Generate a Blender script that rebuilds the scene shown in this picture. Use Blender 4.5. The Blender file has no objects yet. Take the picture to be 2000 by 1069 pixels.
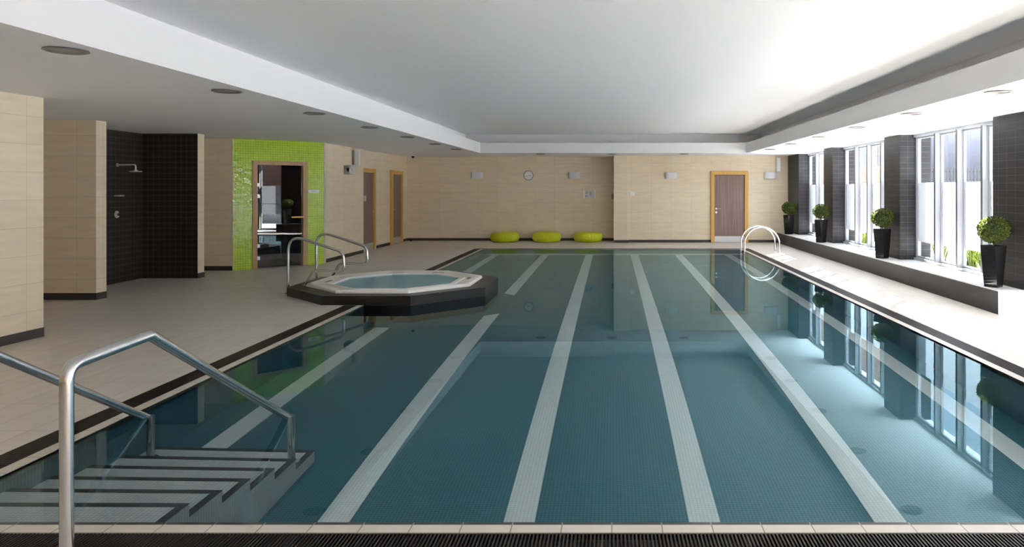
import bpy, math, random
from mathutils import Vector, Matrix
random.seed(7)
S = bpy.context.scene
COL = S.collection
PI = math.pi

# ------------------------------------------------------------------ camera
EYE = 1.62
cam_d = bpy.data.cameras.new('camera'); cam = bpy.data.objects.new('camera', cam_d); COL.objects.link(cam)
cam.location = (0, 0, EYE); cam.rotation_euler = (PI/2, 0, 0)
cam_d.sensor_width = 36; cam_d.lens = 1400/2000*36
cam_d.shift_x = -0.0975; cam_d.shift_y = -0.08275
cam_d.clip_start = 0.05; cam_d.clip_end = 300
S.camera = cam

# ------------------------------------------------------------------ sky, sun, exposure
S.view_settings.view_transform = 'Standard'; S.view_settings.look = 'None'
S.view_settings.gamma = 1; S.view_settings.use_curve_mapping = False
S.view_settings.exposure = 1.07
w = bpy.data.worlds.new('sky'); S.world = w; w.use_nodes = True
bg = w.node_tree.nodes['Background']
bg.inputs[0].default_value = (0.66, 0.82, 1.0, 1); bg.inputs[1].default_value = 1.8
sun_d = bpy.data.lights.new('sun', 'SUN'); sun = bpy.data.objects.new('sun', sun_d); COL.objects.link(sun)
sun_d.energy = 95; sun_d.angle = math.radians(0.6); sun_d.color = (1, 0.985, 0.975)
sun.rotation_euler = Vector((-1.74, -2.45, -2.17)).to_track_quat('-Z', 'Y').to_euler()
sun.location = (20, 25, 20)
cy = S.cycles
cy.caustics_reflective = True; cy.caustics_refractive = True
cy.max_bounces = 14; cy.diffuse_bounces = 8; cy.glossy_bounces = 8; cy.transmission_bounces = 10
cy.transparent_max_bounces = 16
cy.sample_clamp_indirect = 8

# glazed bays of the right wall: (y0, y1, sill height)
WX = 5.59
BAYS = [(10.01, 13.23, .311), (14.0, 17.26, .311), (18.0, 20.40, .311), (5.8, 9.25, .04), (1.6, 5.0, .04), (-2.6, .8, .04)]
for i, (a, b, sl) in enumerate(BAYS):                 # sky portals, they give off no light of their own
    d = bpy.data.lights.new('portal', 'AREA'); o = bpy.data.objects.new('portal', d); COL.objects.link(o)
    d.shape = 'RECTANGLE'; d.size = b-a; d.size_y = 2.62-sl; d.cycles.is_portal = True
    o.location = (WX+.12, (a+b)/2, (2.62+sl)/2)
    o.rotation_euler = Vector((-1, 0, 0)).to_track_quat('-Z', 'Z').to_euler()

# ------------------------------------------------------------------ materials
def newmat(name):
    m = bpy.data.materials.new(name); m.use_nodes = True
    nt = m.node_tree; return m, nt, nt.nodes['Principled BSDF']

def lin(r, g, b):
    f = lambda c: (c/255/12.92) if c/255 <= .04045 else ((c/255+.055)/1.055)**2.4
    return (f(r), f(g), f(b), 1)

def plain(name, col, rough=.5, metal=0, spec=.5, bump=0, bscale=40):
    m, nt, p = newmat(name)
    p.inputs['Base Color'].default_value = col; p.inputs['Roughness'].default_value = rough
    p.inputs['Metallic'].default_value = metal; p.inputs['Specular IOR Level'].default_value = spec
    if bump:
        n = nt.nodes.new('ShaderNodeTexNoise'); n.inputs['Scale'].default_value = bscale
        t = nt.nodes.new('ShaderNodeTexCoord'); nt.links.new(t.outputs['Object'], n.inputs['Vector'])
        b = nt.nodes.new('ShaderNodeBump'); b.inputs['Strength'].default_value = bump; b.inputs['Distance'].default_value = .01
        nt.links.new(n.outputs['Fac'], b.inputs['Height']); nt.links.new(b.outputs['Normal'], p.inputs['Normal'])
    return m

def tiled(name, c1, c2, grout, tw, th, joint, rough=.4, offset=0.0, bump=.3, vary=0.0, vscale=(3, 12), spec=.5, wob=0.0):
    """tiles laid in metres on the UVs; wob tilts the glaze a little"""
    m, nt, p = newmat(name)
    N = nt.nodes; L = nt.links
    uv = N.new('ShaderNodeUVMap')
    b = N.new('ShaderNodeTexBrick'); L.new(uv.outputs[0], b.inputs['Vector'])
    b.offset = offset; b.squash = 1
    b.inputs['Scale'].default_value = 1; b.inputs['Brick Width'].default_value = tw; b.inputs['Row Height'].default_value = th
    b.inputs['Mortar Size'].default_value = joint; b.inputs['Mortar Smooth'].default_value = .1
    b.inputs['Bias'].default_value = 0
    b.inputs['Color1'].default_value = c1; b.inputs['Color2'].default_value = c2; b.inputs['Mortar'].default_value = grout
    col = b.outputs['Color']
    if vary:
        mp = N.new('ShaderNodeMapping'); mp.inputs['Scale'].default_value = (vscale[0], vscale[1], 1)
        L.new(uv.outputs[0], mp.inputs[0])
        n = N.new('ShaderNodeTexNoise'); n.inputs['Scale'].default_value = 1; n.inputs['Detail'].default_value = 5
        L.new(mp.outputs[0], n.inputs['Vector'])
        mr = N.new('ShaderNodeMapRange'); mr.inputs['From Min'].default_value = .3; mr.inputs['From Max'].default_value = .7
        mr.inputs['To Min'].default_value = 1-vary; mr.inputs['To Max'].default_value = 1+vary
        L.new(n.outputs['Fac'], mr.inputs['Value'])
        mx = N.new('ShaderNodeVectorMath'); mx.operation = 'SCALE'
        L.new(col, mx.inputs[0]); L.new(mr.outputs[0], mx.inputs['Scale']); col = mx.outputs[0]
    L.new(col, p.inputs['Base Color'])
    p.inputs['Roughness'].default_value = rough; p.inputs['Specular IOR Level'].default_value = spec
    bp = N.new('ShaderNodeBump'); bp.invert = True; bp.inputs['Strength'].default_value = bump; bp.inputs['Distance'].default_value = .002
    L.new(b.outputs['Fac'], bp.inputs['Height'])
    if wob:
        n2 = N.new('ShaderNodeTexNoise'); n2.inputs['Scale'].default_value = 9; n2.inputs['Detail'].default_value = 2
        L.new(uv.outputs[0], n2.inputs['Vector'])
        b2 = N.new('ShaderNodeBump'); b2.inputs['Strength'].default_value = wob; b2.inputs['Distance'].default_value = .02
        L.new(n2.outputs['Fac'], b2.inputs['Height']); L.new(b2.outputs['Normal'], bp.inputs['Normal'])
    L.new(bp.outputs['Normal'], p.inputs['Normal'])
    return m

def wood(name, c1, c2, rough=.45, stretch=(30, .8), stripes=0):
    m, nt, p = newmat(name); N = nt.nodes; L = nt.links
    uv = N.new('ShaderNodeUVMap'); mp = N.new('ShaderNodeMapping'); mp.inputs['Scale'].default_value = (stretch[0], stretch[1], 1)
    L.new(uv.outputs[0], mp.inputs[0])
    n = N.new('ShaderNodeTexNoise'); n.inputs['Scale'].default_value = 1; n.inputs['Detail'].default_value = 6; n.inputs['Roughness'].default_value = .6
    L.new(mp.outputs[0], n.inputs['Vector'])
    r = N.new('ShaderNodeValToRGB'); r.color_ramp.elements[0].color = c1; r.color_ramp.elements[1].color = c2
    r.color_ramp.elements[0].position = .3; r.color_ramp.elements[1].position = .7
    L.new(n.outputs['Fac'], r.inputs['Fac']); L.new(r.outputs['Color'], p.inputs['Base Color'])
    p.inputs['Roughness'].default_value = rough
    return m

def pane_mat(name, tint=(1, 1, 1, 1), base=.04, power=5.0, rough=0.0):
    """one sheet of glass: see-through, mirror-like towards grazing"""
    m = bpy.data.materials.new(name); m.use_nodes = True; nt = m.node_tree; N = nt.nodes; L = nt.links
    N.remove(N['Principled BSDF']); out = N['Material Output']
    lw = N.new('ShaderNodeLayerWeight'); lw.inputs['Blend'].default_value = .5
    pw = N.new('ShaderNodeMath'); pw.operation = 'POWER'; pw.inputs[1].default_value = power
    L.new(lw.outputs['Facing'], pw.inputs[0])
    ml = N.new('ShaderNodeMath'); ml.operation = 'MULTIPLY_ADD'; ml.inputs[1].default_value = 1-base; ml.inputs[2].default_value = base
    L.new(pw.outputs[0], ml.inputs[0])
    t = N.new('ShaderNodeBsdfTransparent'); t.inputs[0].default_value = tint
    g = N.new('ShaderNodeBsdfGlossy'); g.inputs['Roughness'].default_value = rough
    mx = N.new('ShaderNodeMixShader'); L.new(ml.outputs[0], mx.inputs[0]); L.new(t.outputs[0], mx.inputs[1]); L.new(g.outputs[0], mx.inputs[2])
    L.new(mx.outputs[0], out.inputs[0])
    return m

def frost_mat():
    m = bpy.data.materials.new('frosted_film'); m.use_nodes = True; nt = m.node_tree; N = nt.nodes; L = nt.links
    N.remove(N['Principled BSDF']); out = N['Material Output']
    t = N.new('ShaderNodeBsdfTranslucent'); t.inputs[0].default_value = (.125, .13, .14, 1)
    d = N.new('ShaderNodeBsdfDiffuse'); d.inputs[0].default_value = (.55, .57, .6, 1)
    mx = N.new('ShaderNodeMixShader'); mx.inputs[0].default_value = .3
    L.new(t.outputs[0], mx.inputs[1]); L.new(d.outputs[0], mx.inputs[2]); L.new(mx.outputs[0], out.inputs[0])
    return m

def water_mat(name='pool_water', tint=(.93, .99, 1, 1), refl=.80, rcol=(.66, .91, 1, 1), rrough=0.0, ripple=.06):
    m = bpy.data.materials.new(name); m.use_nodes = True; nt = m.node_tree; N = nt.nodes; L = nt.links
    N.remove(N['Principled BSDF']); out = N['Material Output']
    g = N.new('ShaderNodeBsdfRefraction'); g.inputs['IOR'].default_value = 1.333; g.inputs['Roughness'].default_value = 0
    g.inputs['Color'].default_value = tint
    gl = N.new('ShaderNodeBsdfGlossy'); gl.inputs['Roughness'].default_value = rrough; gl.inputs['Color'].default_value = rcol
    fr = N.new('ShaderNodeFresnel'); fr.inputs['IOR'].default_value = 1.333
    fm = N.new('ShaderNodeMath'); fm.operation = 'MULTIPLY'; fm.inputs[1].default_value = refl; L.new(fr.outputs[0], fm.inputs[0])
    mx = N.new('ShaderNodeMixShader'); L.new(fm.outputs[0], mx.inputs[0]); L.new(g.outputs[0], mx.inputs[1]); L.new(gl.outputs[0], mx.inputs[2])
    tc = N.new('ShaderNodeTexCoord'); n = N.new('ShaderNodeTexNoise'); n.inputs['Scale'].default_value = 1.6; n.inputs['Detail'].default_value = 1
    L.new(tc.outputs['Object'], n.inputs['Vector'])
    b = N.new('ShaderNodeBump'); b.inputs['Strength'].default_value = ripple; b.inputs['Distance'].default_value = .004
    L.new(n.outputs['Fac'], b.inputs['Height']); L.new(b.outputs['Normal'], g.inputs['Normal']); L.new(b.outputs['Normal'], gl.inputs['Normal'])
    L.new(mx.outputs[0], out.inputs[0])
    return m

def leaf_mat(name, c1, c2):
    m = bpy.data.materials.new(name); m.use_nodes = True; nt = m.node_tree; N = nt.nodes; L = nt.links
    N.remove(N['Principled BSDF']); out = N['Material Output']
    geo = N.new('ShaderNodeNewGeometry')
    r = N.new('ShaderNodeValToRGB'); r.color_ramp.elements[0].color = c1; r.color_ramp.elements[1].color = c2
    L.new(geo.outputs['Random Per Island'], r.inputs['Fac'])
    d = N.new('ShaderNodeBsdfDiffuse'); t = N.new('ShaderNodeBsdfTranslucent')
    L.new(r.outputs[0], d.inputs[0]); L.new(r.outputs[0], t.inputs[0])
    mx = N.new('ShaderNodeMixShader'); mx.inputs[0].default_value = .3
    L.new(d.outputs[0], mx.inputs[1]); L.new(t.outputs[0], mx.inputs[2]); L.new(mx.outputs[0], out.inputs[0])
    return m

M = {}
M['wall'] = tiled('beige_wall_tile', (.76, .645, .475, 1), (.79, .675, .505, 1), (.55, .47, .35, 1), .6, .3, .0022, rough=.45, vary=.05, vscale=(2.5, 14))
M['floor'] = tiled('deck_tile', (.61, .57, .515, 1), (.64, .60, .545, 1), (.36, .33, .29, 1), .3, .6, .0025, rough=.42, vary=.05, vscale=(10, 3))
M['white'] = plain('white_paint', (.89, .89, .90, 1), .8, spec=.2)
M['white_wall'] = tiled('white_tile', (.60, .60, .585, 1), (.62, .62, .605, 1), (.36, .36, .35, 1), .6, .155, .002, rough=.4)
M['dark_tile'] = tiled('black_brown_tile', (.022, .015, .012, 1), (.030, .019, .015, 1), (.13, .11, .09, 1), .1, .1, .0028, rough=.35, vary=.2)
M['pillar'] = tiled('charcoal_tile', (.020, .019, .020, 1), (.027, .026, .027, 1), (.085, .083, .083, 1), .21, .1, .002, rough=.42, vary=.12, vscale=(3, 10), spec=.18)
M['bench'] = tiled('charcoal_bench_tile', (.034, .032, .033, 1), (.038, .036, .037, 1), (.024, .023, .023, 1), .6, .31, .0015, rough=.5, spec=.2)
M['skirt'] = plain('dark_skirting', (.040, .033, .030, 1), .45)
M['green'] = tiled('lime_mosaic', (.34, .53, .001, 1), (.41, .60, .002, 1), (.68, .80, .16, 1), .048, .048, .0030, rough=.12, bump=.6, wob=.5)
M['teal'] = tiled('teal_mosaic', (.009, .105, .145, 1), (.013, .126, .168, 1), (.08, .31, .37, 1), .025, .025, .0011, rough=.35, bump=.1)
M['pale'] = tiled('white_mosaic', (.86, .90, .90, 1), (.90, .94, .93, 1), (.50, .60, .61, 1), .025, .025, .0011, rough=.35, bump=.1)
M['stair'] = tiled('stair_mosaic', (.66, .68, .68, 1), (.74, .75, .75, 1), (.40, .44, .46, 1), .025, .025, .0016, rough=.35, bump=.1)
M['nosing'] = plain('dark_nosing', (.035, .04, .045, 1), .5)
M['tub_tile'] = tiled('black_mosaic', (.010, .008, .008, 1), (.015, .012, .012, 1), (.055, .048, .045, 1), .025, .025, .0018, rough=.35, spec=.25)
M['coping'] = tiled('coping_tile', (.56, .52, .46, 1), (.60, .555, .49, 1), (.22, .19, .17, 1), .24, .24, .003, rough=.4)
M['edge'] = tiled('black_edge_tile', (.035, .033, .033, 1), (.04, .037, .037, 1), (.3, .28, .26, 1), .24, .24, .003, rough=.35)
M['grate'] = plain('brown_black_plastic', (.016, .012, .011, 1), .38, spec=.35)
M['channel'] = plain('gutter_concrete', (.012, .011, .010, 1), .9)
M['steel'] = plain('brushed_steel', (.60, .60, .60, 1), .2, 1)
M['chrome'] = plain('chrome', (.86, .86, .87, 1), .2, 1)
M['satin'] = plain('satin_chrome', (.88, .88, .88, 1), .38, .65)
M['kick'] = plain('satin_steel_plate', (.60, .60, .60, 1), .4, .7)
M['oak'] = wood('golden_oak', (.60, .33, .065, 1), (.74, .45, .12, 1))
M['oak_pale'] = wood('pale_oak', (.40, .24, .10, 1), (.52, .34, .17, 1))
M['walnut'] = wood('walnut_laminate', (.15, .095, .075, 1), (.29, .20, .165, 1), stretch=(22, .5))
M['acrylic'] = plain('white_acrylic', (.90, .89, .86, 1), .3)
M['acrylic_beige'] = plain('cream_acrylic', (.84, .80, .70, 1), .4)
M['tub_blue'] = plain('blue_acrylic', (.58, .84, .92, 1), .4)
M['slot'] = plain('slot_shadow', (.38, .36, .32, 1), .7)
M['frame'] = plain('white_aluminium', (.34, .35, .37, 1), .45, spec=.2)
M['frame_shade'] = plain('shaded_aluminium', (.10, .098, .092, 1), .5, spec=.2)  # frame aluminium darkened to stand for the shaded fin faces
M['glass'] = pane_mat('window_glass')
M['frost'] = frost_mat()
M['door_glass'] = pane_mat('bronze_door_glass', (.35, .33, .31, 1), .10, 4)
M['water'] = water_mat()
M['tub_water'] = water_mat('whirlpool_water', (.93, .99, 1, 1), .5, (.75, .93, 1, 1), .12, .15)
M['pot'] = plain('gloss_black_planter', (.009, .009, .010, 1), .12)
M['soil'] = plain('white_pebbles', (.7, .68, .64, 1), .8, bump=.8, bscale=60)
M['leaf'] = leaf_mat('box_leaf', (.028, .048, .010, 1), (.14, .16, .035, 1))
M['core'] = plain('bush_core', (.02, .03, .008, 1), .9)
M['stem'] = plain('bush_stem', (.10, .06, .03, 1), .8)
M['lime'] = plain('lime_plastic', (.60, .66, .015, 1), .35)
M['lamp_white'] = plain('satin_white_metal', (.72, .72, .74, 1), .35)
M['opal'] = plain('opal_diffuser', (.88, .87, .85, 1), .5)
M['grey_rim'] = plain('grey_metal_rim', (.30, .28, .27, 1), .35, .6)
M['dull'] = plain('dull_reflector', (.42, .40, .38, 1), .3, .5)
M['black'] = plain('black_plastic', (.01, .01, .01, 1), .25)
M['text'] = plain('sign_ink', (.10, .10, .12, 1), .6)
M['paper'] = plain('notice_paper', (.62, .62, .66, 1), .5)
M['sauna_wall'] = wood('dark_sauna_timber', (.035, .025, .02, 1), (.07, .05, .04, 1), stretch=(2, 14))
M['brick'] = tiled('red_brick', (.17, .065, .045, 1), (.22, .09, .06, 1), (.22, .19, .17, 1), .225, .075, .01, rough=.9, offset=.5)
M['render'] = plain('grey_render', (.17, .18, .21, 1), .9)
M['render_dark'] = plain('slate_cladding', (.07, .08, .10, 1), .8)
M['paving'] = plain('pale_paving', (.60, .63, .66, 1), .9)
M['garden_wall'] = plain('pale_garden_wall', (.42, .42, .42, 1), .9)
M['fence'] = plain('galvanised_pale', (.025, .027, .03, 1), .6)
M['grass'] = leaf_mat('grass_blade', (.03, .05, .01, 1), (.09, .10, .015, 1))

# ------------------------------------------------------------------ mesh helpers
class MB:
    def __init__(s): s.v = []; s.f = []; s.m = []
    def face(s, pts, m=0):
        i = len(s.v); s.v += [tuple(p) for p in pts]; s.f.append(tuple(range(i, i+len(pts)))); s.m.append(m)
    def box(s, x0, x1, y0, y1, z0, z1, m=0):
        i = len(s.v)
        s.v += [(x0,y0,z0),(x1,y0,z0),(x1,y1,z0),(x0,y1,z0),(x0,y0,z1),(x1,y0,z1),(x1,y1,z1),(x0,y1,z1)]
        for f in ((0,3,2,1),(4,5,6,7),(0,1,5,4),(1,2,6,5),(2,3,7,6),(3,0,4,7)):
            s.f.append(tuple(i+k for k in f)); s.m.append(m)
        return s
    def prism(s, poly, z0, z1, mats=0, cap=0, bottom=True):
        """poly counter-clockwise seen from above"""
        n = len(poly); i = len(s.v)
        s.v += [(x, y, z0) for x, y in poly]+[(x, y, z1) for x, y in poly]
        for k in range(n):
            j = (k+1) % n
            s.f.append((i+k, i+j, i+n+j, i+n+k)); s.m.append(mats if isinstance(mats, int) else mats[k])
        s.f.append(tuple(i+n+k for k in range(n))); s.m.append(cap)
        if bottom: s.f.append(tuple(i+k for k in reversed(range(n)))); s.m.append(cap)
        return s
    def obox(s, c, ax, ay, az, hx, hy, hz, m=0):
        c = Vector(c); ax, ay, az = Vector(ax).normalized(), Vector(ay).normalized(), Vector(az).normalized()
        i = len(s.v)
        for sz in (-1, 1):
            for sx, sy in ((-1,-1),(1,-1),(1,1),(-1,1)):
                s.v.append(tuple(c+ax*hx*sx+ay*hy*sy+az*hz*sz))
        for f in ((0,3,2,1),(4,5,6,7),(0,1,5,4),(1,2,6,5),(2,3,7,6),(3,0,4,7)):
            s.f.append(tuple(i+k for k in f)); s.m.append(m)
        return s
    def lathe(s, prof, c=(0,0,0), seg=32, axis='z', rmod=None, m=0, close=False):
        """prof: list of (r, h); axis z up, or 'y-' pointing to the viewer, 'x+' pointing into the room"""
        i = len(s.v); n = len(prof)
        for k in range(seg):
            a = 2*PI*k/seg
            for q, (r, h) in enumerate(prof):
                rr = r*(rmod(a, q) if rmod else 1)
                p = (rr*math.cos(a), rr*math.sin(a), h)
                if axis == 'y-': p = (p[0], -p[2], p[1])
                elif axis == 'x+': p = (p[2], p[0], p[1])
                elif axis == 'z-': p = (p[0], -p[1], -p[2])
                s.v.append((p[0]+c[0], p[1]+c[1], p[2]+c[2]))
        for k in range(seg):
            j = (k+1) % seg
            for q in range(n-1):
                s.f.append((i+k*n+q, i+j*n+q, i+j*n+q+1, i+k*n+q+1)); s.m.append(m)
            if close: s.f.append((i+k*n+n-1, i+j*n+n-1, i+j*n, i+k*n)); s.m.append(m)
        return s
    def tube(s, pts, r, seg=16, m=0, caps=True):
        pts = [Vector(p) for p in pts]; n = len(pts); rings = []
        t0 = (pts[1]-pts[0]).normalized()
        up = Vector((0, 0, 1)) if abs(t0.z) < .9 else Vector((1, 0, 0))
        nrm = t0.cross(up).normalized()
        for k in range(n):
            if k == 0: t = pts[1]-pts[0]
            elif k == n-1: t = pts[-1]-pts[-2]
            else: t = (pts[k+1]-pts[k]).normalized()+(pts[k]-pts[k-1]).normalized()
            t.normalize()
            nrm = (nrm-t*nrm.dot(t)).normalized(); bi = t.cross(nrm)
            i = len(s.v)
            for q in range(seg):
                a = 2*PI*q/seg
                s.v.append(tuple(pts[k]+nrm*math.cos(a)*r+bi*math.sin(a)*r))
            rings.append(i)
        for a, b in zip(rings, rings[1:]):
            for q in range(seg):
                j = (q+1) % seg
                s.f.append((a+q, a+j, b+j, b+q)); s.m.append(m)
        if caps:
            s.f.append(tuple(rings[0]+q for q in reversed(range(seg)))); s.m.append(m)
            s.f.append(tuple(rings[-1]+q for q in range(seg))); s.m.append(m)
        return s

def fillet(pts, radii, n=8):
    """round the inner corners of a polyline"""
    pts = [Vector(p) for p in pts]; out = [pts[0]]
    if not isinstance(radii, (list, tuple)): radii = [radii]*(len(pts)-2)
    for k in range(1, len(pts)-1):
        a, b, c = pts[k-1], pts[k], pts[k+1]; r = radii[k-1]
        d1 = (a-b).normalized(); d2 = (c-b).normalized(); ang = d1.angle(d2)
        d = min(r/math.tan(ang/2), (a-b).length*.49, (c-b).length*.49)
        p1 = b+d1*d; p2 = b+d2*d
        for q in range(n+1):
            t = q/n; out.append(p1*(1-t)**2+b*2*t*(1-t)+p2*t*t)
    out.append(pts[-1]); return out

ORIG = {}
def emit(name, mb, mats, parent=None, smooth=False, origin=None, bevel=0):
    me = bpy.data.meshes.new(name)
    if parent is not None: off = ORIG[parent.name]
    elif origin is not None: off = Vector(origin)
    else:
        xs = [p[0] for p in mb.v]; ys = [p[1] for p in mb.v]; zs = [p[2] for p in mb.v]
        off = Vector(((min(xs)+max(xs))/2, (min(ys)+max(ys))/2, min(zs)))
    me.from_pydata([tuple(Vector(p)-off) for p in mb.v], [], mb.f)
    if not isinstance(mats, (list, tuple)): mats = [mats]
    for mt in mats: me.materials.append(mt)
    me.polygons.foreach_set('material_index', mb.m)
    me.update()
    uvl = me.uv_layers.new(name='UVMap')
    for p in me.polygons:
        n = p.normal
        flat = abs(n.z) > .7
        t = None if flat else Vector((-n.y, n.x, 0)).normalized()
        for li in p.loop_indices:
            c = Vector(mb.v[me.loops[li].vertex_index])
            uvl.data[li].uv = (c.x, c.y) if flat else (c.dot(t), c.z)
    if smooth:
        for p in me.polygons: p.use_smooth = True
    o = bpy.data.objects.new(name, me); COL.objects.link(o)
    if parent is not None: o.parent = parent
    else: o.location = off
    ORIG[o.name] = off
    if bevel:
        b = o.modifiers.new('bevel', 'BEVEL'); b.width = bevel; b.segments = 2; b.limit_method = 'ANGLE'
    return o

def smooth_angle(o, deg=35):
    me = o.data
    for p in me.polygons: p.use_smooth = True
    me.set_sharp_from_angle(angle=math.radians(deg))
    return o

def tag(o, label=None, cat=None, group=None, kind=None):
    if label: o['label'] = label
    if cat: o['category'] = cat
    if group: o['group'] = group
    if kind: o['kind'] = kind
    return o

def thing(name, loc, label, cat=None, group=None, kind=None):
    o = bpy.data.objects.new(name, None); COL.objects.link(o); o.location = loc
    o.empty_display_size = .1
    ORIG[o.name] = Vector(loc)
    return tag(o, label, cat, group, kind)

def dup(root, loc, rz=0.0, label=None):
    r = root.copy(); COL.objects.link(r); r.location = loc; r.rotation_euler = (0, 0, rz)
    if label: r['label'] = label
    for ch in list(root.children):
        c = ch.copy(); COL.objects.link(c); c.parent = r
        for g in list(ch.children):
            d = g.copy(); COL.objects.link(d); d.parent = c
    return r

def struct(name, mb, mats, label=None, **k):
    return tag(emit(name, mb, mats, **k), label, kind='structure')

# ------------------------------------------------------------------ room shell
CL = 2.62        # soffit
UC = 3.18        # raised ceiling
PX = 3.45        # pool half width
PY0, PY1 = 3.484, 19.20
GX0, GX1 = 3.534, 3.72      # grating, from coping to deck
REAR = 22.4
BACK = -4.0

mb = MB()
mb.box(-9.7, -GX1, BACK, REAR+.2, -.2, 0)
mb.box(GX1, 5.9, BACK, REAR+.2, -.2, 0)
mb.box(-GX1, GX1, BACK, 3.19, -.2, 0)
mb.box(-GX1, GX1, PY1+.27, REAR+.2, -.2, 0)
struct('floor', mb, M['floor'], 'pale stone tiled deck around the pool')

# left side: near block, shower partitions, angled mosaic wall, side wall
mb = MB()
ang = 99/1400
mb.prism([(-6.24, 7.87), (-9.6, 7.87), (-9.6, BACK), (-6.24-ang*(7.87-BACK), BACK)], 0, CL)
struct('wall_left', mb, M['wall'], 'beige tiled wall block nearest on the left')
mb = MB(); mb.prism([(-9.6, 10.45), (-7.52, 10.45), (-7.51, 10.65), (-9.6, 10.65)], 0, CL)
struct('wall_left', mb, M['wall'], 'beige partition in front of the shower')
mb = MB(); mb.prism([(-9.6, 10.65), (-8.46, 10.65), (-8.50, 12.98), (-9.6, 12.98)], 0, CL)
struct('wall_left', mb, M['dark_tile'], 'black tiled shower wall that carries the shower head')
mb = MB(); mb.prism([(-9.6, 12.98), (-7.50, 12.98), (-7.50, 13.19), (-9.6, 13.19)], 0, CL, mats=[1, 0, 0, 0])
struct('wall_left', mb, [M['wall'], M['dark_tile']], 'partition behind the shower, black tiles on its near side and a beige end')
mb = MB(); mb.box(-9.8, -9.6, BACK, REAR+.2, 0, CL)
struct('wall_left', mb, M['wall'], 'outermost beige wall on the left')

# angled lime mosaic wall with the sauna door opening
A = Vector((-7.51, 14.2)); B = Vector((-6.21, 15.50)); dv = (B-A).normalized(); nv = Vector((dv.y, -dv.x)); LEN = (B-A).length
def gp(s, d=0.0): q = A+dv*s-nv*d; return (q.x, q.y)       # s along the wall, d into the wall
s0, s1 = .198*LEN+.03, .785*LEN-.01
DH = 2.17
def seg(mbb, a, b, z0, z1, mm, th=.2):
    mbb.prism([gp(a), gp(b), gp(b, th), gp(a, th)], z0, z1, mats=mm, cap=1)
mb = MB()
seg(mb, 0, s0, 0, CL, [0, 1, 1, 1]); seg(mb, s1, LEN, 0, CL, [0, 1, 1, 1]); seg(mb, s0, s1, DH, CL, [0, 1, 1, 1])
struct('wall_left', mb, [M['green'], M['wall']], 'angled lime green mosaic wall around the sauna door')
mb = MB()
mb.prism([(-9.6, 14.2), A[:], gp(0, .2), (-9.6, 14.34)], 0, CL)
struct('wall_left', mb, M['wall'], 'beige wall between the shower and the lime mosaic')
mb = MB()
mb.prism([(-6.21, 15.5), (-6.28, 15.75), (-6.28, 18.12), (-6.40, 18.12), (-6.40, REAR), (-6.6, REAR), (-6.6, 15.75), gp(LEN, .2)], 0, CL)
struct('wall_left', mb, M['wall'], 'long beige side wall with two walnut doors')
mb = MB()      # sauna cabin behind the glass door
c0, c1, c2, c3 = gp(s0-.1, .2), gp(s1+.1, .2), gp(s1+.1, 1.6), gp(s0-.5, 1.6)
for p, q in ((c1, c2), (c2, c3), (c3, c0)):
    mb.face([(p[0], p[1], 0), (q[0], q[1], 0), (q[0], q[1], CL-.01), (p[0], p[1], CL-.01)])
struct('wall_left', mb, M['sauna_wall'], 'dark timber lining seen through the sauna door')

# rear wall
mb = MB()
mb.box(-6.6, .06, REAR, REAR+.2, 0, CL)
mb.box(.06, .48, 21.55, REAR+.2, 0, CL)
mb.box(.48, WX+.3, 21.65, REAR+.2, 0, CL)
struct('wall_rear', mb, M['wall'], 'beige tiled far wall')
mb = MB(); mb.box(-9.8, WX+.3, BACK-.2, BACK, 0, UC)
struct('wall_back', mb, M['wall'], 'beige wall behind the viewer')

# right wall between the glazed bays, outer face
mb = MB()
prev = BACK
for a, b, sl in sorted(BAYS):
    mb.box(WX, WX+.3, prev, a, 0, CL)
    if sl > .1: mb.box(WX, WX+.3, a, b, 0, sl)
    prev = b
mb.box(WX, WX+.3, prev, 21.65, 0, CL)
struct('wall_right', mb, M['pillar'], 'charcoal wall pieces between the windows')

# charcoal pillars in front of the wall
pl = [(9.25, 10.01, 'nearest charcoal tiled pillar, cut by the right edge of the photo'),
      (13.23, 14.0, 'charcoal tiled pillar between the first and second visible window bays'),
      (17.26, 18.0, 'charcoal tiled pillar between the second and third visible window bays'),
      (20.4, 21.65, 'farthest charcoal tiled pillar in the corner by the far wall')]
for a, b, lb in pl:
    mb = MB(); mb.box(5.32, WX, a, b, .311, CL)
    tag(emit('tiled_pillar', mb, M['pillar']), lb, 'pillar', 'charcoal pillars along the windows')
for a, b in ((5.0, 5.8), (.8, 1.6), (-3.4, -2.6)):
    mb = MB(); mb.box(5.32, WX, a, b, 0, CL)
    struct('wall_right', mb, M['pillar'], 'charcoal pier nearer than the photo shows')

# window bench
bn = thing('window_bench', (5.28, 15.4, 0), 'long low charcoal bench ledge with a white top under the windows', 'bench')
mb = MB(); mb.box(4.97, WX, 9.22, 21.65, 0, .299, 0)
mb.m[2] = 1                                     # the end that faces the viewer is white tile
emit('bench_body', mb, [M['bench'], M['white_wall']], bn)
mb = MB(); mb.box(4.965, WX, 9.215, 21.65, .299, .311)
tag(emit('ledge_top', mb, M['white_wall'], bn), 'white tiled ledge top')

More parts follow.
